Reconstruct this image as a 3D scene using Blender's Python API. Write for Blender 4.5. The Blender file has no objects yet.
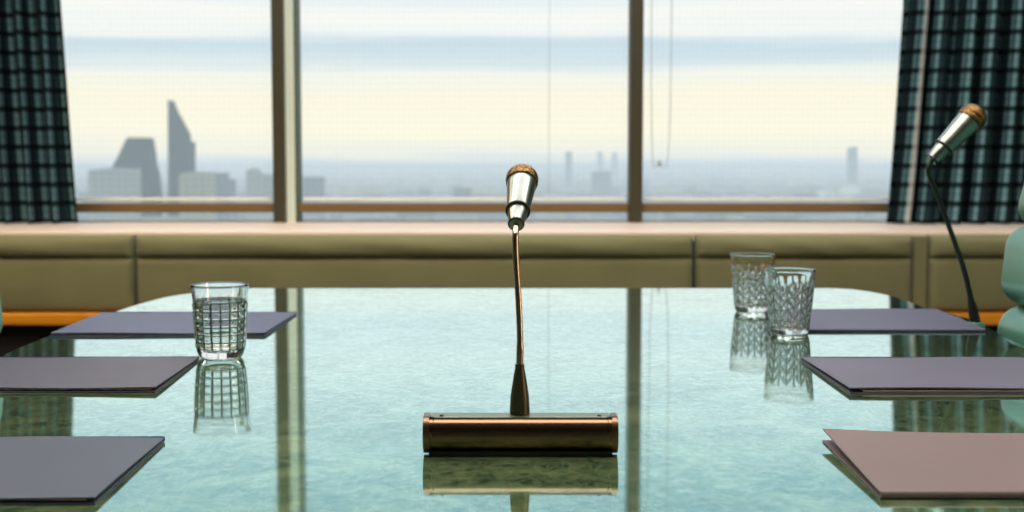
import bpy, bmesh, math, random
from mathutils import Vector, Matrix
random.seed(7)
PI = math.pi
sc = bpy.context.scene
COL = sc.collection

# ------------------------------------------------------------------ helpers
def lin(c):
    return tuple(((v/255)/12.92 if v/255 <= .04045 else ((v/255+.055)/1.055)**2.4) for v in c) + (1,)

def tag(o, label=None, cat=None, group=None, kind=None):
    if label: o['label'] = label
    if cat: o['category'] = cat
    if group: o['group'] = group
    if kind: o['kind'] = kind
    return o

def thing(name, label, cat, loc=(0, 0, 0), rotz=0, group=None):
    o = bpy.data.objects.new(name, None)
    o.empty_display_size = .05
    COL.objects.link(o)
    o.location = loc
    o.rotation_euler = (0, 0, rotz)
    return tag(o, label, cat, group)

def obj(name, bm, mat, parent=None, smooth=False, angle=None):
    me = bpy.data.meshes.new(name)
    bmesh.ops.recalc_face_normals(bm, faces=bm.faces[:])
    bm.to_mesh(me)
    bm.free()
    if smooth:
        for p in me.polygons:
            p.use_smooth = True
        if angle:
            me.set_sharp_from_angle(angle=math.radians(angle))
    o = bpy.data.objects.new(name, me)
    if mat: me.materials.append(mat)
    COL.objects.link(o)
    if parent: o.parent = parent
    return o

def struct(name, bm, mat, parent=None, **k):
    o = obj(name, bm, mat, parent, **k)
    o['kind'] = 'structure'
    return o

def box(bm, x0, x1, y0, y1, z0, z1, bev=0, seg=2):
    b = bmesh.new()
    bmesh.ops.create_cube(b, size=1)
    for v in b.verts:
        v.co = Vector((x0+(v.co.x+.5)*(x1-x0), y0+(v.co.y+.5)*(y1-y0), z0+(v.co.z+.5)*(z1-z0)))
    if bev:
        bmesh.ops.bevel(b, geom=b.edges[:], offset=bev, segments=seg, affect='EDGES', profile=.5)
    me = bpy.data.meshes.new('tmp')
    b.to_mesh(me); b.free()
    bm.from_mesh(me)
    bpy.data.meshes.remove(me)
    return bm

def B(*a, **k):
    return box(bmesh.new(), *a, **k)

def lathe(bm, prof, n=48, mat=None, disp=None):
    """prof: list of (r, z); revolve about z. r==0 collapses to one vertex. disp(i, theta, r, z)->r"""
    rings = []
    for i, (r, z) in enumerate(prof):
        if r < 1e-7:
            rings.append([bm.verts.new((0, 0, z))])
        else:
            ring = []
            for k in range(n):
                t = 2*PI*k/n
                rr = disp(i, t, r, z) if disp else r
                ring.append(bm.verts.new((rr*math.cos(t), rr*math.sin(t), z)))
            rings.append(ring)
    for a, b in zip(rings, rings[1:]):
        for k in range(n):
            k2 = (k+1) % n
            if len(a) == 1 and len(b) == 1: continue
            if len(a) == 1: bm.faces.new((a[0], b[k], b[k2]))
            elif len(b) == 1: bm.faces.new((a[k], b[0], a[k2]))
            else: bm.faces.new((a[k], a[k2], b[k2], b[k]))
    if mat is not None:
        bmesh.ops.transform(bm, matrix=mat, verts=bm.verts[:])
    return bm

def spline(pts, n):
    """Catmull-Rom through pts (tuples of any dimension)."""
    out = []
    P = [pts[0]] + list(pts) + [pts[-1]]
    m = len(pts)-1
    for s in range(n+1):
        f = s/n*m
        i = min(int(f), m-1)
        t = f-i
        p0, p1, p2, p3 = P[i], P[i+1], P[i+2], P[i+3]
        out.append(tuple(.5*((2*b)+(-a+c)*t+(2*a-5*b+4*c-d)*t*t+(-a+3*b-3*c+d)*t**3) for a, b, c, d in zip(p0, p1, p2, p3)))
    return out

def tube(bm, pts, radii, n=12):
    pts = [Vector(p) for p in pts]
    rings = []
    up = Vector((0, 1, .03)).normalized()
    for i, p in enumerate(pts):
        t = (pts[min(i+1, len(pts)-1)]-pts[max(i-1, 0)]).normalized()
        a = t.cross(up)
        if a.length < 1e-4: a = t.cross(Vector((1, 0, 0)))
        a.normalize(); b = t.cross(a).normalized()
        r = radii[i] if isinstance(radii, (list, tuple)) else radii
        rings.append([bm.verts.new(p+r*(math.cos(2*PI*k/n)*a+math.sin(2*PI*k/n)*b)) for k in range(n)])
    for u, v in zip(rings, rings[1:]):
        for k in range(n):
            bm.faces.new((u[k], u[(k+1) % n], v[(k+1) % n], v[k]))
    bm.faces.new(rings[0]); bm.faces.new(rings[-1])
    return bm

def prism(bm, pts, z0, z1, axis='z'):
    def P(a, b, c):
        return (a, b, c) if axis == 'z' else (a, c, b)      # 'y': polygon in x-z, extruded along y
    lo = [bm.verts.new(P(a, b, z0)) for a, b in pts]
    hi = [bm.verts.new(P(a, b, z1)) for a, b in pts]
    n = len(pts)
    bm.faces.new(lo); bm.faces.new(hi)
    for i in range(n):
        bm.faces.new((lo[i], lo[(i+1) % n], hi[(i+1) % n], hi[i]))
    return bm

def sheet(fn, nu=24, nv=12, th=.001):
    """closed thin slab whose top surface is fn(u, v) -> (x, y, z)."""
    bm = bmesh.new()
    T = [[bm.verts.new(fn(i/nu, j/nv)) for j in range(nv+1)] for i in range(nu+1)]
    L = [[bm.verts.new(Vector(fn(i/nu, j/nv))-Vector((0, 0, th))) for j in range(nv+1)] for i in range(nu+1)]
    for i in range(nu):
        for j in range(nv):
            bm.faces.new((T[i][j], T[i+1][j], T[i+1][j+1], T[i][j+1]))
            bm.faces.new((L[i][j], L[i][j+1], L[i+1][j+1], L[i+1][j]))
    for i in range(nu):
        bm.faces.new((T[i][0], L[i][0], L[i+1][0], T[i+1][0]))
        bm.faces.new((T[i][nv], T[i+1][nv], L[i+1][nv], L[i][nv]))
    for j in range(nv):
        bm.faces.new((T[0][j], T[0][j+1], L[0][j+1], L[0][j]))
        bm.faces.new((T[nu][j], L[nu][j], L[nu][j+1], T[nu][j+1]))
    return bm

# ------------------------------------------------------------------ materials
class NT:
    def __init__(s, name):
        s.m = bpy.data.materials.new(name)
        s.m.use_nodes = True
        s.t = s.m.node_tree
        s.t.nodes.clear()
        s.out = s.n('ShaderNodeOutputMaterial')
    def n(s, typ, ins=None, **props):
        nd = s.t.nodes.new(typ)
        for k, v in props.items(): setattr(nd, k, v)
        for k, v in (ins or {}).items():
            if hasattr(v, 'bl_idname') and not isinstance(v, (tuple, list)) and 'Socket' in v.bl_idname:
                s.t.links.new(v, nd.inputs[k])
            else:
                nd.inputs[k].default_value = v
        return nd
    def math(s, op, a, b=0.0, c=0.0, clamp=False):
        nd = s.n('ShaderNodeMath', {0: a, 1: b, 2: c}, operation=op)
        nd.use_clamp = clamp
        return nd.outputs[0]
    def mix(s, f, a, b, blend='MIX'):
        nd = s.n('ShaderNodeMix', data_type='RGBA', blend_type=blend)
        for i, v in ((0, f), (6, a), (7, b)):
            if hasattr(v, 'bl_idname'): s.t.links.new(v, nd.inputs[i])
            else: nd.inputs[i].default_value = v
        return nd.outputs[2]
    def ramp(s, f, stops, interp='LINEAR'):
        nd = s.n('ShaderNodeValToRGB', {0: f})
        cr = nd.color_ramp
        cr.interpolation = interp
        while len(cr.elements) < len(stops): cr.elements.new(.5)
        for e, (p, c) in zip(cr.elements, stops):
            e.position = p
            e.color = c if len(c) == 4 else tuple(c)+(1,)
        return nd.outputs[0]
    def coord(s, k='Object'):
        return s.n('ShaderNodeTexCoord').outputs[k]
    def scaled(s, v, sc_):
        return s.n('ShaderNodeMapping', {'Vector': v, 'Scale': sc_}).outputs[0]
    def noise(s, v, scale=5, detail=4, rough=.55, dist=0):
        return s.n('ShaderNodeTexNoise', {'Vector': v, 'Scale': scale, 'Detail': detail, 'Roughness': rough, 'Distortion': dist}).outputs[0]
    def bump(s, h, strength=.2, dist=.002):
        return s.n('ShaderNodeBump', {'Height': h, 'Strength': strength, 'Distance': dist}).outputs[0]
    def bsdf(s, **k):
        return s.n('ShaderNodeBsdfPrincipled', {a.replace('_', ' '): v for a, v in k.items()})
    def done(s, sh):
        s.t.links.new(sh.outputs[0] if hasattr(sh, 'outputs') else sh, s.out.inputs[0])
        return s.m

def simple(name, c, rough=.5, metal=0, var=.06, scale=40, bump=0, **k):
    t = NT(name)
    v = t.coord()
    nz = t.noise(v, scale, 4)
    col = t.mix(t.math('MULTIPLY', nz, 1), tuple(x*(1-var) for x in c[:3])+(1,), tuple(min(1, x*(1+var)) for x in c[:3])+(1,))
    ins = dict(Base_Color=col, Roughness=rough, Metallic=metal)
    if bump: ins['Normal'] = t.bump(nz, bump, .002)
    ins.update(k)
    return t.done(t.bsdf(**ins))

def mat_marble():
    t = NT('green_marble')
    v = t.coord()
    vs = t.scaled(v, (1, 1, 1))
    n1 = t.noise(vs, 9, 8, .62, 1.6)
    n2 = t.noise(vs, 70, 6, .7, .8)
    n3 = t.noise(t.scaled(v, (1.0, .55, 1)), 26, 8, .7, 2.5)
    base = t.ramp(n1, [(.33, lin((12, 32, 26))), (.5, lin((48, 74, 52))), (.68, lin((124, 142, 96)))])
    sp = t.ramp(n2, [(.42, (0, 0, 0)), (.66, (1, 1, 1))])
    base = t.mix(t.math('MULTIPLY', sp, .40), base, lin((156, 172, 128)))
    vein = t.math('ABSOLUTE', t.math('SUBTRACT', n3, .5))
    vm = t.ramp(vein, [(0, (1, 1, 1)), (.035, (0, 0, 0))])
    base = t.mix(t.math('MULTIPLY', vm, .5), base, lin((120, 142, 108)))
    # polish: the reflection is a little uneven over the veins and crystals
    tint = t.mix(sp, lin((214, 250, 250)), lin((236, 255, 255)))
    tint = t.mix(t.math('MULTIPLY', vm, .45), tint, lin((178, 224, 222)))
    tint = t.mix(t.ramp(n1, [(.35, (0, 0, 0)), (.7, (.5, .5, .5))]), tint, lin((216, 248, 248)))
    bp = t.bump(n2, .007, .001)
    fc = t.n('ShaderNodeLayerWeight', {'Blend': .5})
    gr = t.n('ShaderNodeMapRange', {0: fc.outputs['Facing'], 1: .76, 2: .90}).outputs[0]
    tint = t.mix(gr, t.mix(.35, tint, lin((176, 222, 226))), t.mix(.6, tint, lin((250, 255, 252))))
    dif = t.n('ShaderNodeBsdfDiffuse', {'Color': base})
    gl = t.n('ShaderNodeBsdfGlossy', {'Color': tint, 'Roughness': .05, 'Normal': bp})
    fac = t.math('MULTIPLY', t.math('POWER', fc.outputs['Facing'], 2.3), 1.32, clamp=True)
    grain = t.math('SUBTRACT', t.math('MULTIPLY_ADD', sp, .12, .92), t.math('MULTIPLY_ADD', vm, .08, t.math('MULTIPLY_ADD', n1, -.30, .15)))
    fac = t.math('MULTIPLY', fac, grain, clamp=True)
    mx = t.n('ShaderNodeMixShader', {0: fac, 1: dif.outputs[0], 2: gl.outputs[0]})
    return t.done(mx)

def mat_fabric(name, c, c2, freq=420, rough=.9):
    t = NT(name)
    v = t.coord()
    sep = t.n('ShaderNodeSeparateXYZ', {0: v})
    a = t.math('SINE', t.math('MULTIPLY', sep.outputs[0], freq))
    b = t.math('SINE', t.math('MULTIPLY', sep.outputs[2], freq))
    w = t.math('MULTIPLY_ADD', t.math('MULTIPLY', a, b), .5, .5)
    nz = t.noise(v, 5, 5)
    col = t.mix(t.math('MULTIPLY_ADD', w, .45, t.math('MULTIPLY', nz, .5)), c, c2)
    return t.done(t.bsdf(Base_Color=col, Roughness=rough, Sheen_Weight=.25, Normal=t.bump(w, .25, .001)))

def mat_wood(name, c1, c2, axis=0, rough=.35):
    t = NT(name)
    v = t.coord()
    s = [30, 30, 30]; s[axis] = 2
    n1 = t.noise(t.scaled(v, s), 1.5, 6, .6, .6)
    return t.done(t.bsdf(Base_Color=t.ramp(n1, [(.3, c1), (.7, c2)]), Roughness=rough, Normal=t.bump(n1, .05)))

def mat_plaid(stripe):
    t = NT('tartan_cloth')
    uv = t.n('ShaderNodeUVMap').outputs[0]
    sep = t.n('ShaderNodeSeparateXYZ', {0: uv})
    U, V = sep.outputs[0], sep.outputs[1]
    def stripes(x, period, stops):
        f = t.math('FRACT', t.math('DIVIDE', x, period))
        return t.ramp(f, stops, 'CONSTANT')
    k0, k1 = (.0, .0, .0), (1, 1, 1)
    warp = stripes(U, .085, [(0, (.04,)*3), (.30, (.5,)*3), (.46, (.14,)*3), (.54, (1,)*3), (.74, (.10,)*3)])
    weft = stripes(V, .068, [(0, (.10,)*3), (.24, (1,)*3), (.58, (.7,)*3), (.66, (1,)*3), (.92, (.5,)*3)])
    white = t.math('MULTIPLY', t.math('GREATER_THAN', U, stripe), t.math('LESS_THAN', U, stripe+.024))
    base = t.mix(warp, lin((6, 18, 28)), lin((104, 142, 150)))
    col = t.mix(weft, lin((5, 13, 18)), base)
    col = t.mix(t.math('MULTIPLY', white, t.math('MULTIPLY_ADD', weft, .35, .6)), col, lin((190, 192, 190)))
    nz = t.noise(t.coord(), 300, 2)
    b = t.bsdf(Base_Color=col, Roughness=1.0, Specular_IOR_Level=.1, Normal=t.bump(nz, .15, .001))
    return t.done(b)

def mat_blind():
    t = NT('sheer_screen')
    v = t.coord()
    sep = t.n('ShaderNodeSeparateXYZ', {0: v})
    a = t.math('SINE', t.math('MULTIPLY', sep.outputs[0], 2*PI/.021))
    b = t.math('SINE', t.math('MULTIPLY', sep.outputs[2], 2*PI/.024))
    w = t.math('MULTIPLY', t.math('ADD', a, b), .25)
    fac = t.math('ADD', t.math('MULTIPLY', w, .05), .10)
    tr = t.n('ShaderNodeBsdfTransparent')
    tl = t.n('ShaderNodeBsdfTranslucent', {'Color': lin((240, 240, 236))})
    return t.done(t.n('ShaderNodeMixShader', {0: fac, 1: tr.outputs[0], 2: tl.outputs[0]}))

def mat_pane():
    t = NT('window_glass')
    tr = t.n('ShaderNodeBsdfTransparent', {'Color': (.97, .985, .985, 1)})
    gl = t.n('ShaderNodeBsdfGlossy', {'Roughness': .0, 'Color': (.5, .5, .5, 1)})
    fr = t.n('ShaderNodeFresnel', {'IOR': 1.25})
    return t.done(t.n('ShaderNodeMixShader', {0: fr.outputs[0], 1: tr.outputs[0], 2: gl.outputs[0]}))

def mat_cut_glass():
    # clear glass whose ground cuts (stored per vertex) swallow part of the light
    t = NT('cut_glass')
    at_ = t.n('ShaderNodeAttribute', attribute_name='cut')
    col = t.mix(at_.outputs['Fac'], (1, 1, 1, 1), lin((70, 110, 106)))
    return t.done(t.n('ShaderNodeBsdfGlass', {'Color': col, 'Roughness': 0.0, 'IOR': 1.5}))

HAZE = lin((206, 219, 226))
def mat_city(name, c1, c2, L=2800, windows=True):
    """a facade with haze painted in as glow: the further away it stands the more the air's own colour covers it"""
    t = NT(name)
    v = t.coord()
    sep = t.n('ShaderNodeSeparateXYZ', {0: v})
    if windows:
        fl = t.math('FRACT', t.math('DIVIDE', sep.outputs[2], 7.0))
        cx = t.math('FRACT', t.math('DIVIDE', sep.outputs[0], 9.0))
        m = t.math('MULTIPLY', t.math('GREATER_THAN', fl, .45), t.math('GREATER_THAN', cx, .35))
        col = t.mix(m, c1, c2)
    else:
        col = t.mix(t.ramp(t.noise(v, .004, 6, .7), [(.35, (0, 0, 0)), (.65, (1, 1, 1))]), c1, c2)
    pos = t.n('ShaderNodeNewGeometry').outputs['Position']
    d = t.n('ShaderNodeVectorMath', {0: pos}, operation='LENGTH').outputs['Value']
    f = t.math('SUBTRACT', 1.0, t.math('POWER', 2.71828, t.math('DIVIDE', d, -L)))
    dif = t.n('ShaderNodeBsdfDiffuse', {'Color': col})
    em = t.n('ShaderNodeEmission', {'Color': HAZE, 'Strength': 1.12})  # distance haze painted on as emission, no air volume outside
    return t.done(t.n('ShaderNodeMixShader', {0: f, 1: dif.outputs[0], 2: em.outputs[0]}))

M = {}
M['marble'] = mat_marble()
M['sofa'] = mat_fabric('olive_upholstery', lin((98, 98, 64)), lin((138, 137, 99)))
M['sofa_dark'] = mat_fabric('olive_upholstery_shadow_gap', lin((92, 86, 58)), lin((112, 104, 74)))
M['orange_wood'] = mat_wood('varnished_orange_wood', lin((200, 122, 22)), lin((236, 160, 44)))
M['sill'] = mat_wood('pale_pink_wood', lin((238, 216, 200)), lin((250, 232, 218)), rough=.4)
M['frame'] = simple('bronze_window_frame', lin((116, 94, 58)), .45, .2)
M['frame_dark'] = simple('dark_bronze_post', lin((62, 58, 40)), .5, .2)
M['jamb'] = simple('cream_jamb', lin((232, 244, 230)), .5)
M['strip'] = simple('dark_green_gasket', lin((70, 88, 74)), .5)
M['white_plastic'] = simple('white_plastic', lin((236, 238, 234)), .4)
M['cord'] = simple('grey_cord', lin((176, 190, 192)), .6)
M['plaid'] = mat_plaid(8.0)
M['blind'] = mat_blind()
M['pane'] = mat_pane()
M['wall'] = simple('painted_wall', lin((70, 76, 68)), .8, bump=.05)
M['ceil'] = simple('painted_ceiling', lin((128, 126, 120)), .8)
M['floor'] = simple('dark_carpet', lin((38, 46, 40)), .95, scale=300, bump=.4)
M['plinth'] = simple('black_plinth', lin((22, 14, 12)), .7)
M['teal'] = simple('teal_leather', lin((72, 124, 110)), .3, bump=.08, scale=120)
M['chrome'] = simple('polished_steel', lin((190, 195, 195)), .15, 1)
M['black'] = simple('black_rubber', lin((16, 18, 18)), .4)
M['base_metal'] = simple('bronze_anodised_metal', lin((120, 100, 82)), .22, 1, scale=200)
M['cap_metal'] = simple('brown_end_metal', lin((120, 98, 78)), .3, 1)
M['plate'] = simple('brushed_top_metal', lin((128, 132, 116)), .35, 1, scale=300)
M['copper'] = simple('coppery_neck_metal', lin((200, 176, 154)), .2, 1)
M['ferrule'] = simple('dark_olive_metal', lin((74, 72, 54)), .35, .8)
M['silver'] = simple('silver_mic_metal', lin((142, 152, 150)), .3, 1, scale=90)
M['dark_neck'] = simple('black_neck_metal', lin((44, 54, 50)), .3, .7)
M['paper'] = simple('cream_paper', lin((206, 180, 150)), .8)
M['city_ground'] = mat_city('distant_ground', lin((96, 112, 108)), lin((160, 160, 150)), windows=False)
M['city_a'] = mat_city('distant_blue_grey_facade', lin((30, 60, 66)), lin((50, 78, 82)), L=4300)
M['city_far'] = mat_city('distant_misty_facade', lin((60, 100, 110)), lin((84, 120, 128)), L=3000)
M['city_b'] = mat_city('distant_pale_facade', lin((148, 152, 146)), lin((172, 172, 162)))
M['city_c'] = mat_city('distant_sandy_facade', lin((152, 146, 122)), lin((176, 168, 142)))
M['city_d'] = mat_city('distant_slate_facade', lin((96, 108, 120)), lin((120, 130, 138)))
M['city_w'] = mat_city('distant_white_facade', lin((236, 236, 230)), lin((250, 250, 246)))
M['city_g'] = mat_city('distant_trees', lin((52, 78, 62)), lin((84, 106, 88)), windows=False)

def mat_grille():
    t = NT('gold_mesh_grille')
    v = t.coord()
    vo = t.n('ShaderNodeTexVoronoi', {'Vector': v, 'Scale': 480}).outputs['Distance']
    col = t.ramp(vo, [(.2, lin((16, 12, 8))), (.6, lin((128, 100, 58)))])
    return t.done(t.bsdf(Base_Color=col, Roughness=.34, Metallic=.9, Normal=t.bump(vo, .7, .0008)))
M['grille'] = mat_grille()

def mat_folder(name, c):
    t = NT(name)
    v = t.coord()
    n1 = t.noise(v, 600, 3)
    n2 = t.noise(v, 6, 3)
    col = t.mix(n2, tuple(x*.9 for x in c[:3])+(1,), tuple(x*1.08 for x in c[:3])+(1,))
    return t.done(t.bsdf(Base_Color=col, Roughness=.5, Specular_IOR_Level=.25, Normal=t.bump(n1, .08, .0006)))

# ------------------------------------------------------------------ room
TZ = .73        # table top
WY = 4.9        # window plane
XL, XR, YB = -3.4, 3.2, -3.2
ZC = 2.75
struct('floor', B(XL, XR, YB, WY+.3, -.05, 0), M['floor'])
struct('ceiling', B(XL, XR, YB, WY+.3, ZC, ZC+.08), M['ceil'])
struct('wall_left', B(XL-.1, XL, YB, WY+.3, 0, ZC), M['wall'])
struct('wall_right', B(XR, XR+.1, YB, WY+.3, 0, ZC), M['wall'])
struct('wall_back', B(XL, XR, YB-.1, YB, 0, ZC), M['wall'])
wf = bmesh.new()
box(wf, XL, XR, WY, WY+.3, 0, .715)
box(wf, XL, XR, WY, WY+.3, 2.5, ZC)
box(wf, XL, -2.5, WY, WY+.3, .715, 2.5)
box(wf, 2.4, XR, WY, WY+.3, .715, 2.5)
struct('wall_front', wf, M['wall'])
struct('trim_1', B(XL, XR, 4.262, WY+.12, .715, .747, bev=.004), M['sill'])

# posts between the panes
def post(name, x0, x1, mat, y0=WY-.04, y1=WY+.06):
    return struct(name, B(x0, x1, y0, y1, .747, 2.5, bev=.003), mat)
p = post('trim_2', -.891, -.846, M['frame_dark'], WY-.05)
struct('jamb_strip', B(-.846, -.810, WY-.02, WY+.06, .747, 2.5), M['jamb'], p)
struct('gasket_strip', B(-.810, -.799, WY-.03, WY+.06, .747, 2.5), M['strip'], p)
post('trim_3', .439, .487, M['frame_dark'], WY-.05)

def window(name, x0, x1):
    fr = bmesh.new()
    box(fr, x0, x1, WY-.03, WY+.05, .784, .818, bev=.003)
    box(fr, x0, x1, WY-.0, WY+.05, .747, .750)
    box(fr, x0, x1, WY-.03, WY+.05, 2.46, 2.5)
    o = struct(name, fr, M['frame'])
    struct('glass_pane', B(x0, x1, WY+.02, WY+.026, .75, 2.47), M['pane'], o)
window('window_1', -2.5, -.891)
window('window_2', -.799, .439)
window('window_3', .487, 2.4)

def blind(x0, x1, label, chain=None, cord=None):
    r = thing('roller_blind', label, 'blind', ((x0+x1)/2, WY-.012, .827), group='sheer roller blinds over the windows')
    cx = (x0+x1)/2
    b = bmesh.new()
    vs = [b.verts.new(q) for q in ((x0-cx, 0, .012), (x1-cx, 0, .012), (x1-cx, 0, 1.64), (x0-cx, 0, 1.64))]
    b.faces.new(vs)
    obj('screen_fabric', b, M['blind'], r)
    obj('hem_bar', B(x0-cx, x1-cx, -.006, .006, 0, .012, bev=.002), M['white_plastic'], r)
    b = bmesh.new()
    tube(b, [(x0-cx, 0, 1.615), (x1-cx, 0, 1.615)], .02, 16)
    obj('roller_tube', b, M['white_plastic'], r, True, 40)
    if chain:
        xa, xb, zb = chain
        pts = [(xa-cx, -.03, 1.62), (xa-cx+.004, -.03, .9), (xa-cx+.012, -.03, zb+.06-.827)]
        xm = (xa+xb)/2-cx
        pts += [(xm, -.03, zb-.827), (xb-cx-.006, -.03, zb+.06-.827), (xb-cx, -.03, .9), (xb-cx, -.03, 1.62)]
        b = bmesh.new()
        tube(b, spline(pts, 60), .0017, 8)
        obj('bead_chain', b, M['cord'], r, True)
        b = bmesh.new()
        lathe(b, [(0, -.012), (.006, -.010), (.008, 0), (.006, .010), (0, .012)], 16, Matrix.Translation((xm, -.03, zb-.827)))
        obj('chain_weight', b, M['cord'], r, True)
    if cord:
        b = bmesh.new()
        tube(b, [(cord-cx, -.02, 1.62), (cord-cx, -.02, .03)], .0010, 8)
        obj('pull_cord', b, M['cord'], r, True)
blind(-2.48, -.902, 'sheer white roller blind in front of the left window with the city towers')
blind(-.785, .430, 'sheer white roller blind over the middle window behind the microphone', cord=.138)
blind(.497, 2.38, 'sheer white roller blind with looped bead chain over the right window', chain=(.51, .59, .968))

# ------------------------------------------------------------------ curtains
def curtain(name, label, xin_top, xin_bot, xout, npl, mat, seed, amp=.055):
    rnd = random.Random(seed)
    Y0, z0, z1 = WY-.19, .752, 2.44
    NU, NV = npl*14, 26
    ph = [rnd.uniform(-.35, .35) for _ in range(npl+2)]
    am = [rnd.uniform(.65, 1.2) for _ in range(npl+2)]
    bm = bmesh.new()
    uvl = bm.loops.layers.uv.new('UVMap')
    def P(i, j):
        u, v = i/NU, j/NV
        z = z0+(z1-z0)*v
        tt = v**.9
        xin = xin_bot+(xin_top-xin_bot)*min(1, (z-z0)/(1.56-z0))**.8
        x = xin+(xout-xin)*u
        k = int(u*npl)
        a = am[k]*(1-(u*npl-k))+am[k+1]*(u*npl-k)
        y = Y0+amp*a*math.sin(2*PI*(u*npl+.25*ph[k]*math.sin(PI*(u*npl-k)))+.25*math.sin(3*v+seed)) + .006*math.sin(9*u+5*v)
        x += .012*math.cos(2*PI*u*npl*1.0+1.3*v)*(1-u*.2)
        return Vector((x, y, z))
    pts = [[P(i, j) for j in range(NV+1)] for i in range(NU+1)]
    arc = [0]
    for i in range(NU):
        arc.append(arc[-1]+(pts[i+1][10]-pts[i][10]).length)
    if mat == 'plaid_white':      # the white line runs down the second pleat crest
        crest = [i for i in range(6, NU) if pts[i][10].y < pts[i-1][10].y and pts[i][10].y <= pts[i+1][10].y]
        M[mat] = mat_plaid(arc[crest[0]]+.006)
    V = [[bm.verts.new(pts[i][j]) for j in range(NV+1)] for i in range(NU+1)]
    for i in range(NU):
        for j in range(NV):
            f = bm.faces.new((V[i][j], V[i+1][j], V[i+1][j+1], V[i][j+1]))
            for lp, (a, b_) in zip(f.loops, ((i, j), (i+1, j), (i+1, j+1), (i, j+1))):
                lp[uvl].uv = (arc[a], pts[a][b_].z)
    r = thing(name, label, 'curtain', ((xin_bot+xout)/2, Y0, z0))
    o = obj('curtain_cloth', bm, M[mat], r, True)
    o.matrix_parent_inverse = Matrix.Translation(r.location).inverted()
    b = bmesh.new()
    tube(b, [(min(xin_bot, xout), Y0, 2.455), (max(xin_bot, xout), Y0, 2.455)], .012, 12)
    o = obj('curtain_rail', b, M['frame'], r, True, 40)
    o.matrix_parent_inverse = Matrix.Translation(r.location).inverted()
curtain('plaid_curtain', 'dark green plaid pleated curtain left of the city towers, hanging to the sill', -1.625, -1.585, -2.7, 13, 'plaid', 3)
curtain('plaid_curtain', 'dark plaid curtain with a white stripe at right, behind the second microphone', 1.40, 1.345, 2.6, 14, 'plaid_white', 5)

# ------------------------------------------------------------------ window banquette
bq = thing('window_banquette', 'long olive fabric banquette under the window sill with orange wood rail', 'bench', (0, 4.2, 0))
def cushion(x0, x1):
    g = .006
    w = x1-x0
    def prof(zz0, zz1, depth, puff, x0=x0+g, x1=x1-g, nx=30, nz=12):
        # puffed upholstered face: closed slab with rounded rim and a slightly swollen front
        bm = bmesh.new()
        def F(u, v):
            ex = min(u, 1-u)*(x1-x0)
            ez = min(v, 1-v)*(zz1-zz0)
            rx = min(1, ex/.022)
            rz = min(1, ez/.022)
            e = math.sqrt(max(0, 1-(1-rx)**2))*math.sqrt(max(0, 1-(1-rz)**2))
            y = depth*(1-e)-puff*math.sin(PI*u)**.3*math.sin(PI*v)**.7*(1+.15*math.sin(23*u+4*v))
            return (x0+u*(x1-x0), y, zz0+v*(zz1-zz0))
        us = [0, .002, .005, .01, .02]+[i/nx for i in range(1, nx)]+[.98, .99, .995, .998, 1]
        us = sorted(set(us))
        vs_ = sorted(set([0, .03, .07, .12, .2]+[i/nz for i in range(3, nz-2)]+[.8, .88, .93, .97, 1]))
        G = [[bm.verts.new(F(u, v)) for v in vs_] for u in us]
        for i in range(len(us)-1):
            for j in range(len(vs_)-1):
                bm.faces.new((G[i][j], G[i+1][j], G[i+1][j+1], G[i][j+1]))
        # back
        A = [bm.verts.new(q) for q in ((x0, depth+.05, zz0), (x1, depth+.05, zz0), (x1, depth+.05, zz1), (x0, depth+.05, zz1))]
        bm.faces.new(A)
        bot = [r_[0] for r_ in G]; top = [r_[-1] for r_ in G]
        bm.faces.new(bot+[A[1], A[0]]); bm.faces.new(top+[A[2], A[3]])
        bm.faces.new(G[0]+[A[3], A[0]]); bm.faces.new(G[-1]+[A[2], A[1]])
        return bm
    c = obj('back_cushion', prof(.487, .663, .022, .012), M['sofa'], bq, True, 60)
    obj('top_bolster', prof(.661, .736, .024, .022), M['sofa'], c, True, 60)
for a, b_ in ((-3.2, -1.227), (-1.227, .593), (.593, 1.305), (1.352, 3.1)):
    cushion(a, b_)
obj('corner_post', B(1.305, 1.352, .012, .07, .487, .735, bev=.006), M['sofa'], bq)
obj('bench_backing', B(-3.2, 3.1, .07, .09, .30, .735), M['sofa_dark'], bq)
obj('wood_rail', B(-3.2, 3.1, -.02, .09, .446, .485, bev=.005), M['orange_wood'], bq)
obj('plinth', B(-3.2, 3.1, .05, .09, 0, .446), M['plinth'], bq)

# ------------------------------------------------------------------ table
tb = thing('conference_table', 'long polished dark green marble conference table with rounded far corners', 'table', (0, 1, 0))
right = [(.66, -.5), (.674, .6), (.684, 1.3), (.690, 1.748), (.708, 1.9), (.722, 2.0), (.716, 2.1), (.704, 2.2), (.702, 2.32), (.696, 2.40), (.678, 2.47), (.650, 2.52), (.610, 2.534)]
left = [(-.500, 2.534), (-.535, 2.51), (-.585, 2.455), (-.626, 2.385), (-.645, 2.28), (-.655, 2.131), (-.659, 1.834), (-.655, 1.68), (-.640, 1.5), (-.635, .6), (-.63, -.5)]
outl = spline(right, 60)+spline(left, 60)
bm = bmesh.new()
prism(bm, [(x, y-1) for x, y in outl], TZ-.035, TZ)
edges = [e for e in bm.edges if abs(e.verts[0].co.z-e.verts[1].co.z) < 1e-5]
bmesh.ops.bevel(bm, geom=edges, offset=.004, segments=3, affect='EDGES', profile=.5)
obj('tabletop', bm, M['marble'], tb)
obj('apron', B(-.5, .5, -1.3, 1.3, TZ-.085, TZ-.035), M['plinth'], tb)
for yy in (-.9, 0.95):
    obj('pedestal', B(-.17, .17, yy-.09, yy+.09, 0, TZ-.085, bev=.01), M['plinth'], tb)

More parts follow.
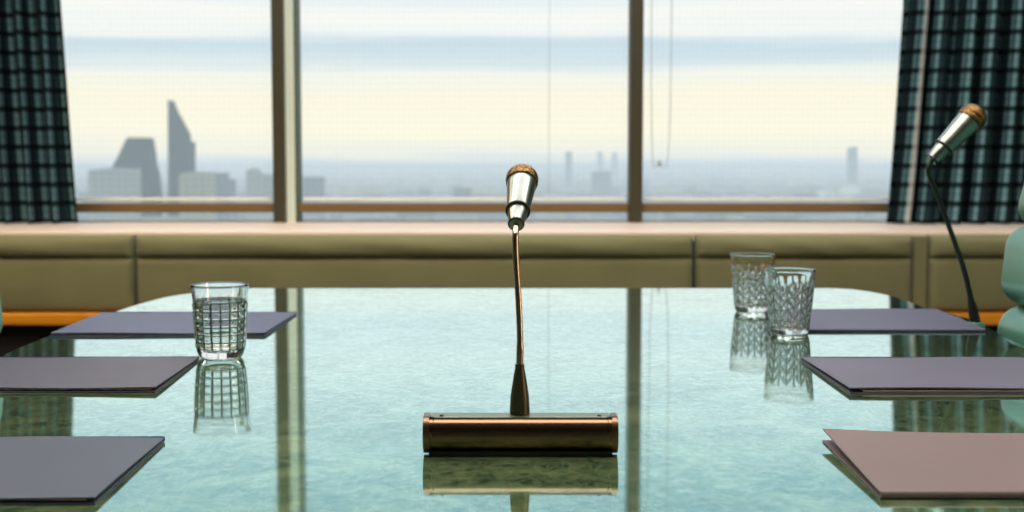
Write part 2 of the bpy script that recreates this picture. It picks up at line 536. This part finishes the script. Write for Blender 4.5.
# ------------------------------------------------------------------ folders
def folder(label, cs, tint, spine, lift, gap=.0035, curl=0.0, show=True):
    """cs: corners near-left, near-right, far-right, far-left (x, y). spine 'far' or 'near'."""
    cx = sum(c[0] for c in cs)/4; cy = sum(c[1] for c in cs)/4
    r = thing('paper_folder', label, 'folder', (cx, cy, TZ), group='closed grey folders laid on the marble table')
    m = mat_folder('grey_card_%d' % tint[0], lin(tint))  # one card stock; the tint per folder paints in warm light falling unevenly
    nl, nr, fr_, fl = [Vector((c[0]-cx, c[1]-cy, 0)) for c in cs]
    def bil(u, v, ins=0):
        u = ins+u*(1-2*ins); v = ins+v*(1-2*ins)
        return (nl*(1-u)+nr*u)*(1-v)+(fl*(1-u)+fr_*u)*v
    obj('back_cover', sheet(lambda u, v: tuple(bil(u, v)+Vector((0, 0, .0016))), 10, 6, .0012), m, r)
    def top(u, v):
        s = v if spine == 'near' else 1-v        # 0 at the fold, 1 at the open edge
        z = .0022+gap+(lift(u) if callable(lift) else lift)*s**1.3
        z += curl*math.sin(PI*u)*math.sin(PI*min(1, s*1.1))+.0006*math.sin(7*u+3*v)
        return tuple(bil(u, v)+Vector((0, 0, z)))
    obj('front_cover', sheet(top, 30, 16, .0011), m, r, True, 40)
    def pap(u, v):
        q = bil(.05+.9*u, .015+.97*v) if show else bil(u, v, .03)
        return tuple(q+Vector((0, 0, .0016+gap*.8)))
    o = obj('sheets', sheet(pap, 8, 6, gap*.7), M['paper'], r)
    # folded spine: half-round strip joining the covers
    v0 = 0 if spine == 'near' else 1
    sgn = -1 if spine == 'near' else 1
    zc, rad = (.0016+.0022+gap)/2, (.0022+gap-.0004)/2
    bm = bmesh.new()
    N = 10
    rows = []
    for i in range(N+1):
        a = -PI/2+PI*i/N
        row = []
        for k in range(25):
            q = bil(k/24, v0)
            row.append(bm.verts.new(q+Vector((0, sgn*rad*math.cos(a)*.8, zc+rad*math.sin(a)))))
        rows.append(row)
    for a, b_ in zip(rows, rows[1:]):
        for k in range(24):
            bm.faces.new((a[k], a[k+1], b_[k+1], b_[k]))
    bm.faces.new([row[0] for row in rows]); bm.faces.new([row[-1] for row in rows])
    bm.faces.new(rows[0]+rows[-1][::-1])
    obj('folded_spine', bm, m, r, True, 50)
    return r
folder('blue-grey folder at the lower left, nearest of the three on the left side',
       [(-.605, .928), (-.303, .928), (-.309, 1.141), (-.617, 1.141)], (63, 72, 89), 'far', .0012, .0022, show=False)
folder('grey folder on the left with its corner against the lone glass tumbler',
       [(-.655, 1.388), (-.384, 1.386), (-.392, 1.616), (-.66, 1.614)], (72, 72, 87), 'far', lambda u: .0008+.0012*u, .0018, curl=.0014, show=False)
folder('purple-grey folder behind the lone glass tumbler, farthest on the left',
       [(-.657, 1.838), (-.352, 1.838), (-.350, 2.098), (-.664, 2.098)], (73, 79, 104), 'far', .0008, .0015, show=False)
folder('pinkish grey folder at the lower right with gaping cover, nearest on the right',
       [(.272, .945), (.585, .945), (.590, 1.138), (.276, 1.141)], (104, 91, 94), 'near', lambda u: .0052*(1-u)**2+.001, .0036)
folder('grey folder in the middle of the right side, its corner below the front tumbler',
       [(.362, 1.378), (.672, 1.378), (.676, 1.606), (.361, 1.609)], (82, 82, 101), 'far', .0022, .0024)
folder('purple-grey folder by the foot of the right microphone, farthest on the right',
       [(.405, 1.882), (.690, 1.882), (.704, 2.14), (.415, 2.14)], (75, 77, 99), 'near', .0006, .0015, show=False)

# ------------------------------------------------------------------ tumblers
M['glass'] = mat_cut_glass()

def tumbler(label, loc, kind, S=1.0, rot=0, group=None):
    r = thing('glass_tumbler', label, 'glass', (loc[0], loc[1], TZ), rot, group)
    cut = {}
    if kind == 'grid':
        outer = [(0, .0015), (.018, .0015), (.0215, 0), (.0245, .0012), (.0268, .005), (.0285, .011)]
        outer = [(a*1.04, b) for a, b in outer]
        body = spline([(.0298, .012), (.0315, .030), (.0328, .050), (.0334, .070)], 60)
        lip = [(.0336, .0725), (.0342, .080), (.0354, .0885), (.0358, .0905), (.0354, .0918), (.0346, .0918)]
        inner = [(.0338, .0890), (.0326, .080), (.0318, .072)]+[(a-.0021, b) for a, b in body[::-6]]+[(.0262, .0115), (.022, .0088), (.012, .0078), (0, .0076)]
        nv, nh = 18, 6
        def dd(i, t, rr, z):
            if not (len(outer) <= i < len(outer)+len(body)): return rr
            a = (t*nv/(2*PI)) % 1
            b = ((z-.012)/(.059)*nh) % 1
            ga = max(0, 1-min(a, 1-a)/.11); gb = max(0, 1-min(b, 1-b)/.09)
            g = max(ga, gb)
            pil = .0007*(1-(2*a-1)**2)*(1-(2*b-1)**2)
            cut[(i, round(t*n/(2*PI)))] = min(1, 1.6*g)
            return rr+pil-.0009*g*g*(3-2*g)
        n = 22*14
    else:
        outer = [(0, .0015), (.016, .0015), (.0215, 0), (.0245, .001), (.0262, .004), (.0272, .009)]
        body = spline([(.0275, .010), (.0292, .030), (.0312, .050), (.0325, .066)], 66)
        lip = [(.0328, .0685), (.0334, .078), (.0342, .0865), (.0344, .0880), (.0340, .0892), (.0332, .0892)]
        inner = [(.0326, .0865), (.0316, .078), (.0310, .069)]+[(a-.0022, b) for a, b in body[::-6]]+[(.0248, .0125), (.021, .0095), (.012, .0082), (0, .008)]
        nv = 10
        def dd(i, t, rr, z):
            if not (len(outer) <= i < len(outer)+len(body)): return rr
            a = (t*nv/(2*PI)) % 1
            w = abs(2*a-1)                         # 0 in the middle of a leaf column, 1 at its border
            b = ((z-.010)/.0145 + .95*w) % 1      # chevron ribs rising to the middle
            g = max(0, 1-min(b, 1-b)/.24)
            st = max(0, 1-w/.14); bd = max(0, 1-(1-w)/.10)
            g = max(g, st, bd)
            cut[(i, round(t*n/(2*PI)))] = .55*g
            return rr+.0003*(1-w)-.0012*g*g*(3-2*g)
        n = 10*28
    nO = len(outer)
    prof = [(a*S, b*S) for a, b in outer+body+lip+inner]
    bm = lathe(bmesh.new(), prof, n, disp=dd)
    vals = []
    for i, (rr, zz) in enumerate(prof):
        vals += [0.0] if rr < 1e-7 else [cut.get((i, k), 0.0) for k in range(n)]
    o = obj('tumbler_body', bm, M['glass'], r, True, 70)
    o.data.attributes.new('cut', 'FLOAT', 'POINT').data.foreach_set('value', vals)
    return r
tumbler('clear glass tumbler with a square grid cut pattern, alone on the left', (-.3695, 1.637), 'grid', 1.02, .05)
tumbler('front clear glass tumbler with leaf-cut pattern, nearer of the pair at right', (.400, 1.862), 'leaf', 1.05, .3)
tumbler('rear clear glass tumbler with leaf-cut pattern, farther of the pair at right', (.397, 2.138), 'leaf', 1.07, .9)

# ------------------------------------------------------------------ microphones
def mic_head(root, tail, axis, scale=1.0, fat=1.0, gold='grille', body='silver'):
    axis = Vector(axis).normalized()
    mtx = Matrix.Translation(tail) @ axis.to_track_quat('Z', 'Y').to_matrix().to_4x4() @ Matrix.Diagonal((scale*fat, scale*fat, scale, 1))
    bm = lathe(bmesh.new(), [(0, .030), (.0122, .030), (.0128, .034), (.0134, .045), (.0150, .066), (.0158, .078), (.0161, .083), (.0150, .0845), (0, .0845)], 48, mtx)
    b = obj('microphone_body', bm, M[body], root, True, 40)
    bm = lathe(bmesh.new(), [(0, .004), (.0070, .004), (.0082, .010), (.0098, .018), (.0106, .026), (.0106, .030), (0, .030)], 40, mtx)
    obj('tail_collar', bm, M[body], b, True, 40)
    bm = bmesh.new()
    for rr, zz, th in ((.0122, .0305, .0013), (.0076, .006, .0013)):
        k = bmesh.new()
        lathe(k, [(rr+th*math.cos(a), zz+th*1.3*math.sin(a)) for a in [2*PI*i/12 for i in range(13)]], 40, mtx)
        me = bpy.data.meshes.new('t'); k.to_mesh(me); k.free(); bm.from_mesh(me); bpy.data.meshes.remove(me)
    obj('black_ring', bm, M['black'], b, True)
    # grille: a ball with two pressed bands
    prof = [(.0150, .0835), (.0172, .0845), (.0177, .0875), (.0180, .0895), (.0174, .0905), (.0174, .0915), (.0180, .0925)]
    for i in range(1, 13):
        a = PI/2*i/12
        prof.append((.0180*math.cos(a) if i < 12 else 0, .0925+.0172*math.sin(a)))
    bm = lathe(bmesh.new(), prof, 48, mtx)
    obj('grille', bm, M[gold], b, True, 50)

# front microphone on its bar-shaped base
mx, my = .0072, 1.0945
m1 = thing('desk_microphone', 'silver and gold microphone on thin neck rising from bar base, centre of the table', 'microphone', (mx, my, TZ))
RX = Matrix.Rotation(PI/2, 4, 'Y')
hl = .0768
# body: lying cylinder with a flattened top and a small flat foot
def bar(x0, x1, R, flat=None, cy=0, cz=.0215):
    pts = []
    for i in range(48):
        a = 2*PI*i/48
        y, z_ = R*math.cos(a), R*math.sin(a)
        if flat is not None: z_ = min(z_, flat)
        pts.append((cy+y, cz+z_))
    bm = bmesh.new()
    A = [bm.verts.new((x0, y, z_)) for y, z_ in pts]; C_ = [bm.verts.new((x1, y, z_)) for y, z_ in pts]
    bm.faces.new(A); bm.faces.new(C_)
    for i in range(48):
        bm.faces.new((A[i], A[(i+1) % 48], C_[(i+1) % 48], C_[i]))
    return bm
CZ = .0187
b1 = obj('base_bar', bar(-hl, hl, .0166, .0128, 0, CZ), M['base_metal'], m1, True, 30)
obj('base_foot', B(-hl-.001, hl+.001, -.010, .010, 0, .004), M['black'], m1)
tp = obj('top_plate', B(-hl+.001, hl-.001, -.0098, .0098, CZ+.0128, CZ+.0148, bev=.0006), M['plate'], m1)
for sx in (-1, 1):
    xa, xb = (hl, hl+.0055) if sx > 0 else (-hl-.0055, -hl)
    bm = bar(xa, xb, .0176, .0150, 0, CZ)
    ed = [e for e in bm.edges if abs(e.verts[0].co.x-e.verts[1].co.x) < 1e-6]
    bmesh.ops.bevel(bm, geom=ed, offset=.0012, segments=3, affect='EDGES', profile=.5)
    c = obj('end_cap', bm, M['cap_metal'], m1, True, 40)
    # bracket lip of the cap, cut away in a notch where it grips the front of the bar
    zt = CZ+.0150
    xs = [hl+.0045, hl-.0035, hl-.0030, hl-.001, hl-.0028, hl+.0045]
    zs = [zt, zt, zt-.006, zt-.011, zt-.016, zt-.026]
    pts = [(sx*a, b_) for a, b_ in zip(xs, zs)]
    lip = bmesh.new()
    rows = []
    for a, b_ in pts:
        dz = max(-.0165, min(.0165, b_-CZ))
        y = -math.sqrt(.0178**2-dz*dz)
        rows.append((lip.verts.new((a, y, b_)), lip.verts.new((a, y+.002, b_))))
    n_ = len(rows)
    lip.faces.new([q[0] for q in rows]); lip.faces.new([q[1] for q in rows])
    for k in range(n_):
        lip.faces.new((rows[k][0], rows[(k+1) % n_][0], rows[(k+1) % n_][1], rows[k][1]))
    obj('cap_lip', lip, M['cap_metal'], c)
    bm = lathe(bmesh.new(), [(0, .0016), (.0014, .0014), (.0018, .0006), (.0018, 0), (0, 0)], 16, Matrix.Translation((sx*(hl-.010), -.006, CZ+.0148)))
    obj('screw', bm, M['cap_metal'], tp, True, 40)
bm = lathe(bmesh.new(), [(0, .0330), (.0084, .0330), (.0086, .036), (.0078, .050), (.0052, .067), (.0040, .073), (.0040, .0765), (0, .0765)], 32, Matrix.Translation((-.0006, .004, 0)))
obj('neck_ferrule', bm, M['ferrule'], m1, True, 40)
tail = Vector((-.0040, .020, .1925))
axis = Vector((.080, .86, .53))
npts = spline([(-.0006, .004, .074), (-.0004, .005, .100), (-.0016, .007, .130), (-.0035, .009, .160), (-.0043, .0105, .178), (-.0040, .0135, .188), tuple(tail+axis.normalized()*.006)], 60)
bm = tube(bmesh.new(), npts, [.0031 if i < 8 else .0027 for i in range(61)], 16)
obj('gooseneck', bm, M['copper'], m1, True, 60)
mic_head(m1, tail, axis, .82)

# second microphone at the right edge
m2 = thing('desk_microphone', 'gold and silver microphone on slanting black neck at the right table edge', 'microphone', (.700, 1.948, TZ))
bm = lathe(bmesh.new(), [(0, 0), (.0125, 0), (.0125, .004), (.0110, .0062), (0, .0062)], 32)
obj('round_foot', bm, M['teal'], m2, True, 40)
bm = lathe(bmesh.new(), [(0, .006), (.0078, .006), (.0078, .012), (.0070, .028), (.0042, .046), (0, .046)], 24, Matrix.Rotation(-.22, 4, 'Y'))
obj('neck_ferrule', bm, M['black'], m2, True, 40)
tail2 = Vector((-.0765, 0, .246))
ax2 = Vector((.70, .10, .72))
npts = spline([(-.006, 0, .03), (-.022, 0, .09), (-.050, 0, .165), (-.066, 0, .205), (-.0775, 0, .232), tuple(tail2+ax2.normalized()*.006)], 50)
bm = tube(bmesh.new(), npts, [.0042-.0012*i/50 for i in range(51)], 14)
obj('gooseneck', bm, M['dark_neck'], m2, True, 60)
mic_head(m2, tail2, ax2, 1.04, 1.12)

# ------------------------------------------------------------------ chairs
def pad(w, h, d):
    bm = B(-d/2, d/2, -w/2, w/2, -h/2, h/2, bev=min(h, d)*.32, seg=6)
    return bm
def chair(label, loc, rz, drop=0):
    """faces local -x"""
    r = thing('conference_chair', label, 'chair', loc, rz)
    bm = pad(.52, .11, .50); bmesh.ops.translate(bm, vec=(.02, 0, .44), verts=bm.verts[:])
    obj('seat', bm, M['teal'], r, True, 50)
    for x, zc, h, d, tilt in ((.270, .665-drop, .195, .13, .0), (.268, .820-drop, .120, .11, .10), (.303, .966-drop, .195, .11, .24)):
        bm = pad(.50, h, d)
        bmesh.ops.transform(bm, matrix=Matrix.Translation((x, 0, zc)) @ Matrix.Rotation(tilt, 4, 'Y'), verts=bm.verts[:])
        obj('back_pad', bm, M['teal'], r, True, 50)
    bm = tube(bmesh.new(), spline([(.06, 0, .385), (.32, 0, .42), (.345, 0, .62), (.345, 0, .82), (.39, 0, 1.0)], 30), .018, 12)
    obj('back_frame', bm, M['chrome'], r, True, 50)
    bm = lathe(bmesh.new(), [(0, .06), (.032, .06), (.032, .22), (.022, .22), (.022, .39), (0, .39)], 24)
    obj('column', bm, M['chrome'], r, True, 40)
    for k in range(5):
        a = 2*PI*k/5+.3
        bm = tube(bmesh.new(), [(.02*math.cos(a), .02*math.sin(a), .085), (.28*math.cos(a), .28*math.sin(a), .06)], [.02, .013], 10)
        bm2 = obj('star_leg', bm, M['chrome'], r, True, 50)
        bm = lathe(bmesh.new(), [(0, -.012), (.026, -.012), (.029, 0), (.026, .012), (0, .012)], 20,
                   Matrix.Translation((.28*math.cos(a), .28*math.sin(a), .03)) @ Matrix.Rotation(a, 4, 'Z') @ Matrix.Rotation(PI/2, 4, 'X'))
        obj('castor', bm, M['black'], bm2, True, 40)
chair('teal leather padded chair beside the right microphone at the right table edge', (.530, 1.74, 0), 0)
chair('teal leather chair barely showing at the left table edge', (-.488, 1.471, 0), PI-.1, .032)

# ------------------------------------------------------------------ the city outside
GZ = -100.0
def at(px, py, D):          # where a sight line from the room meets the distance D outside
    th = math.atan(96/1300); c, s = math.cos(th), math.sin(th)
    u, v = px-512, py-256
    k = D/(1300*c-v*s)
    return u*k, .98-(1300*s+v*c)*k
bm = bmesh.new()
N = 48
ring = [bm.verts.new((40000*math.sin(2*PI*k/N), 40000*math.cos(2*PI*k/N), GZ)) for k in range(N)]
bm.faces.new(ring)
o = obj('city_ground', bm, M['city_ground']); o['kind'] = 'structure'

LOTS = []
def tower(name, label, D, prof, depth, mat, group=None):
    """prof: silhouette as sight-line pixels, clockwise from lower left; its foot goes down to the ground"""
    q = [at(px, py, D) for px, py in prof]
    x0, x1 = q[0][0], q[-1][0]
    pts = [(x0, GZ)]+q+[(x1, GZ)]
    cx = (x0+x1)/2
    xs = [a for a, b in pts]
    LOTS.append((min(xs), max(xs), D, D+depth))
    bm = prism(bmesh.new(), [(a-cx, b-GZ) for a, b in pts], 0, depth, 'y')
    o = obj(name, bm, M[mat])
    o.location = (cx, D, GZ)
    tag(o, label, 'building', group)
    return o
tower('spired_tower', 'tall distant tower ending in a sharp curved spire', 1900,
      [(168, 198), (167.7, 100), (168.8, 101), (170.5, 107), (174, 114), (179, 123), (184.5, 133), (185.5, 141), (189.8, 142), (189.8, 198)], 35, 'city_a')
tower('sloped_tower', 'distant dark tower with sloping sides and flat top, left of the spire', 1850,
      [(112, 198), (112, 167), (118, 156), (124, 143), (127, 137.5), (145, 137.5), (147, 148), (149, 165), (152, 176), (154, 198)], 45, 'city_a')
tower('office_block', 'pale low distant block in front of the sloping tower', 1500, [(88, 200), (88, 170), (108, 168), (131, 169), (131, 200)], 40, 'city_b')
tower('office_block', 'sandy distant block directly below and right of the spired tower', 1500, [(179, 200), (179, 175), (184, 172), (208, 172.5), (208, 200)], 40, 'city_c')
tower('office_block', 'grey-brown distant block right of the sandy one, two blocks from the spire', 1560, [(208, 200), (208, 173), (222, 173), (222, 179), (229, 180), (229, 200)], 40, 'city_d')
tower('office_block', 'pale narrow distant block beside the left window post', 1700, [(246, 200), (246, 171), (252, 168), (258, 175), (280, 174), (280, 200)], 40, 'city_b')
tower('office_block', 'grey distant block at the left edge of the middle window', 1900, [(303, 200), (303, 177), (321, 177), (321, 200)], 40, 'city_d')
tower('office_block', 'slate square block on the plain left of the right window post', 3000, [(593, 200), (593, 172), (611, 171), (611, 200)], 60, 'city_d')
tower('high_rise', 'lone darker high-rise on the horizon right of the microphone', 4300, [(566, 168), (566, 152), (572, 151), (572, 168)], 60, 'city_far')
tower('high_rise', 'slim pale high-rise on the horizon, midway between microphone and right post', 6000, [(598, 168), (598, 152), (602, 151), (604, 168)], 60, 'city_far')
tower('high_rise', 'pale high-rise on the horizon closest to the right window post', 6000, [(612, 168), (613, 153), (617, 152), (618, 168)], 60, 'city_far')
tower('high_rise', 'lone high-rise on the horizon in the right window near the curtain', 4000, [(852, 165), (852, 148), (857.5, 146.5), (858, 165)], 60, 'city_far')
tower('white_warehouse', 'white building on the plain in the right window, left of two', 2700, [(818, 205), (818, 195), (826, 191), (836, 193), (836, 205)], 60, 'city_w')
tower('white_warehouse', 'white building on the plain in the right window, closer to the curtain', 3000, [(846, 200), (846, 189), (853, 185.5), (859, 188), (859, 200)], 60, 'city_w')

# the low-rise carpet of the city, too fine and hazy to count
bm = bmesh.new()
for i in range(5200):
    D = 1550*math.exp(random.random()**.9*2.4)
    x = random.uniform(-.48, .48)*D
    w = random.uniform(14, 48)*(1+D/9000); d = random.uniform(15, 40); h = random.uniform(8, 26)*(1+.5*random.random()**6)
    if random.random() < .02: h *= 1.7
    if any(x+w/2 > a-4 and x-w/2 < b_+4 and D+d > c-4 and D < e+4 for a, b_, c, e in LOTS): continue
    vs = [bm.verts.new(q) for q in ((x-w/2, D, GZ), (x+w/2, D, GZ), (x+w/2, D+d, GZ), (x-w/2, D+d, GZ), (x-w/2, D, GZ+h), (x+w/2, D, GZ+h), (x+w/2, D+d, GZ+h), (x-w/2, D+d, GZ+h))]
    mi = random.choice((0, 0, 1, 1, 2, 3))
    for f in ((4, 5, 6, 7), (0, 1, 5, 4), (1, 2, 6, 5), (3, 0, 4, 7), (2, 3, 7, 6)):
        bm.faces.new([vs[k] for k in f]).material_index = mi
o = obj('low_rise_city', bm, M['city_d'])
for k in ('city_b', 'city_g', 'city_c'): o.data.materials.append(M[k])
tag(o, 'hazy carpet of low-rise city buildings stretching to the horizon', 'city', kind='stuff')

# ------------------------------------------------------------------ sky
w = bpy.data.worlds.new('overcast_sky')
sc.world = w
w.use_nodes = True
nt = w.node_tree
nt.nodes.clear()
N_ = nt.nodes.new
L_ = nt.links.new
tc = N_('ShaderNodeTexCoord')
mp = N_('ShaderNodeMapping'); mp.inputs['Scale'].default_value = (2.2, 2.2, 34)
L_(tc.outputs['Generated'], mp.inputs[0])
nz = N_('ShaderNodeTexNoise'); nz.inputs['Scale'].default_value = 1.6; nz.inputs['Detail'].default_value = 5; nz.inputs['Roughness'].default_value = .5
L_(mp.outputs[0], nz.inputs[0])
sep = N_('ShaderNodeSeparateXYZ'); L_(tc.outputs['Generated'], sep.inputs[0])
a = N_('ShaderNodeMath'); a.operation = 'MULTIPLY_ADD'      # z + (noise-.5)*k
L_(nz.outputs[0], a.inputs[0]); a.inputs[1].default_value = .032
sub = N_('ShaderNodeMath'); sub.operation = 'SUBTRACT'; L_(sep.outputs[2], sub.inputs[0]); sub.inputs[1].default_value = .016
L_(sub.outputs[0], a.inputs[2])
mr = N_('ShaderNodeMapRange'); L_(a.outputs[0], mr.inputs[0])
mr.inputs[1].default_value = -.02; mr.inputs[2].default_value = .38
cr = N_('ShaderNodeValToRGB'); L_(mr.outputs[0], cr.inputs[0])
stops = [(-.02, (200, 212, 220)), (-.003, (206, 218, 226)), (.006, (236, 235, 226)), (.022, (250, 243, 222)), (.048, (249, 241, 220)),
         (.064, (240, 240, 232)), (.074, (210, 223, 229)), (.088, (200, 217, 226)), (.096, (238, 240, 238)), (.112, (246, 244, 238)), (.125, (226, 234, 238)),
         (.150, (244, 247, 248)), (.19, (238, 244, 247)), (.25, (204, 223, 232)), (.38, (180, 206, 220))]
els = cr.color_ramp.elements
while len(els) < len(stops): els.new(.5)
for e, (p_, c_) in zip(els, stops):
    e.position = (p_+.02)/.40
    e.color = lin(c_)
bg = N_('ShaderNodeBackground'); bg.inputs[1].default_value = 1.2
L_(cr.outputs[0], bg.inputs[0])
ow = N_('ShaderNodeOutputWorld'); L_(bg.outputs[0], ow.inputs[0])

# ------------------------------------------------------------------ lamps and added fill lights
def area(name, loc, sx, sy, power, color, rot=(0, 0, 0)):
    d = bpy.data.lights.new(name, 'AREA')
    d.shape = 'RECTANGLE'; d.size = sx; d.size_y = sy; d.energy = power; d.color = color
    o = bpy.data.objects.new(name, d)
    COL.objects.link(o)
    o.location = loc; o.rotation_euler = rot
    return o
area('overhead_area', (0, .90, 2.70), 3.6, .85, 70, (1, .86, .72))
area('overhead_area', (0, 2.15, 2.70), 3.6, .60, 62, (1, .94, .84))  # unseen, added to brighten the sofa front and silver microphone body
area('overhead_area', (0, 4.10, 2.70), 4.6, .5, 40, (1, .96, .90))  # unseen, placed here to lift the sill, bolster tops and jamb
area('overhead_area', (-2.3, 2.8, 2.70), .6, 1.6, 30, (1, .72, .36))
area('neck_highlight_fill', (2.95, .35, 1.45), .5, 1.6, 24, (1, .68, .42), (PI/2, 0, PI/2))  # unseen area light added for the copper highlight along the microphone necks

# ------------------------------------------------------------------ camera
cd = bpy.data.cameras.new('camera')
cam = bpy.data.objects.new('camera', cd)
COL.objects.link(cam)
cam.location = (0, 0, .98)
cam.rotation_euler = (PI/2-math.atan(96/1300), 0, 0)
cd.sensor_width = 36
cd.lens = 1300/1024*36
cd.clip_start = .02; cd.clip_end = 80000
cd.dof.use_dof = True
cd.dof.focus_distance = 1.28
cd.dof.aperture_fstop = 8
sc.camera = cam
sc.view_settings.view_transform = 'Standard'
sc.view_settings.look = 'None'
sc.view_settings.exposure = 0
sc.view_settings.gamma = 1
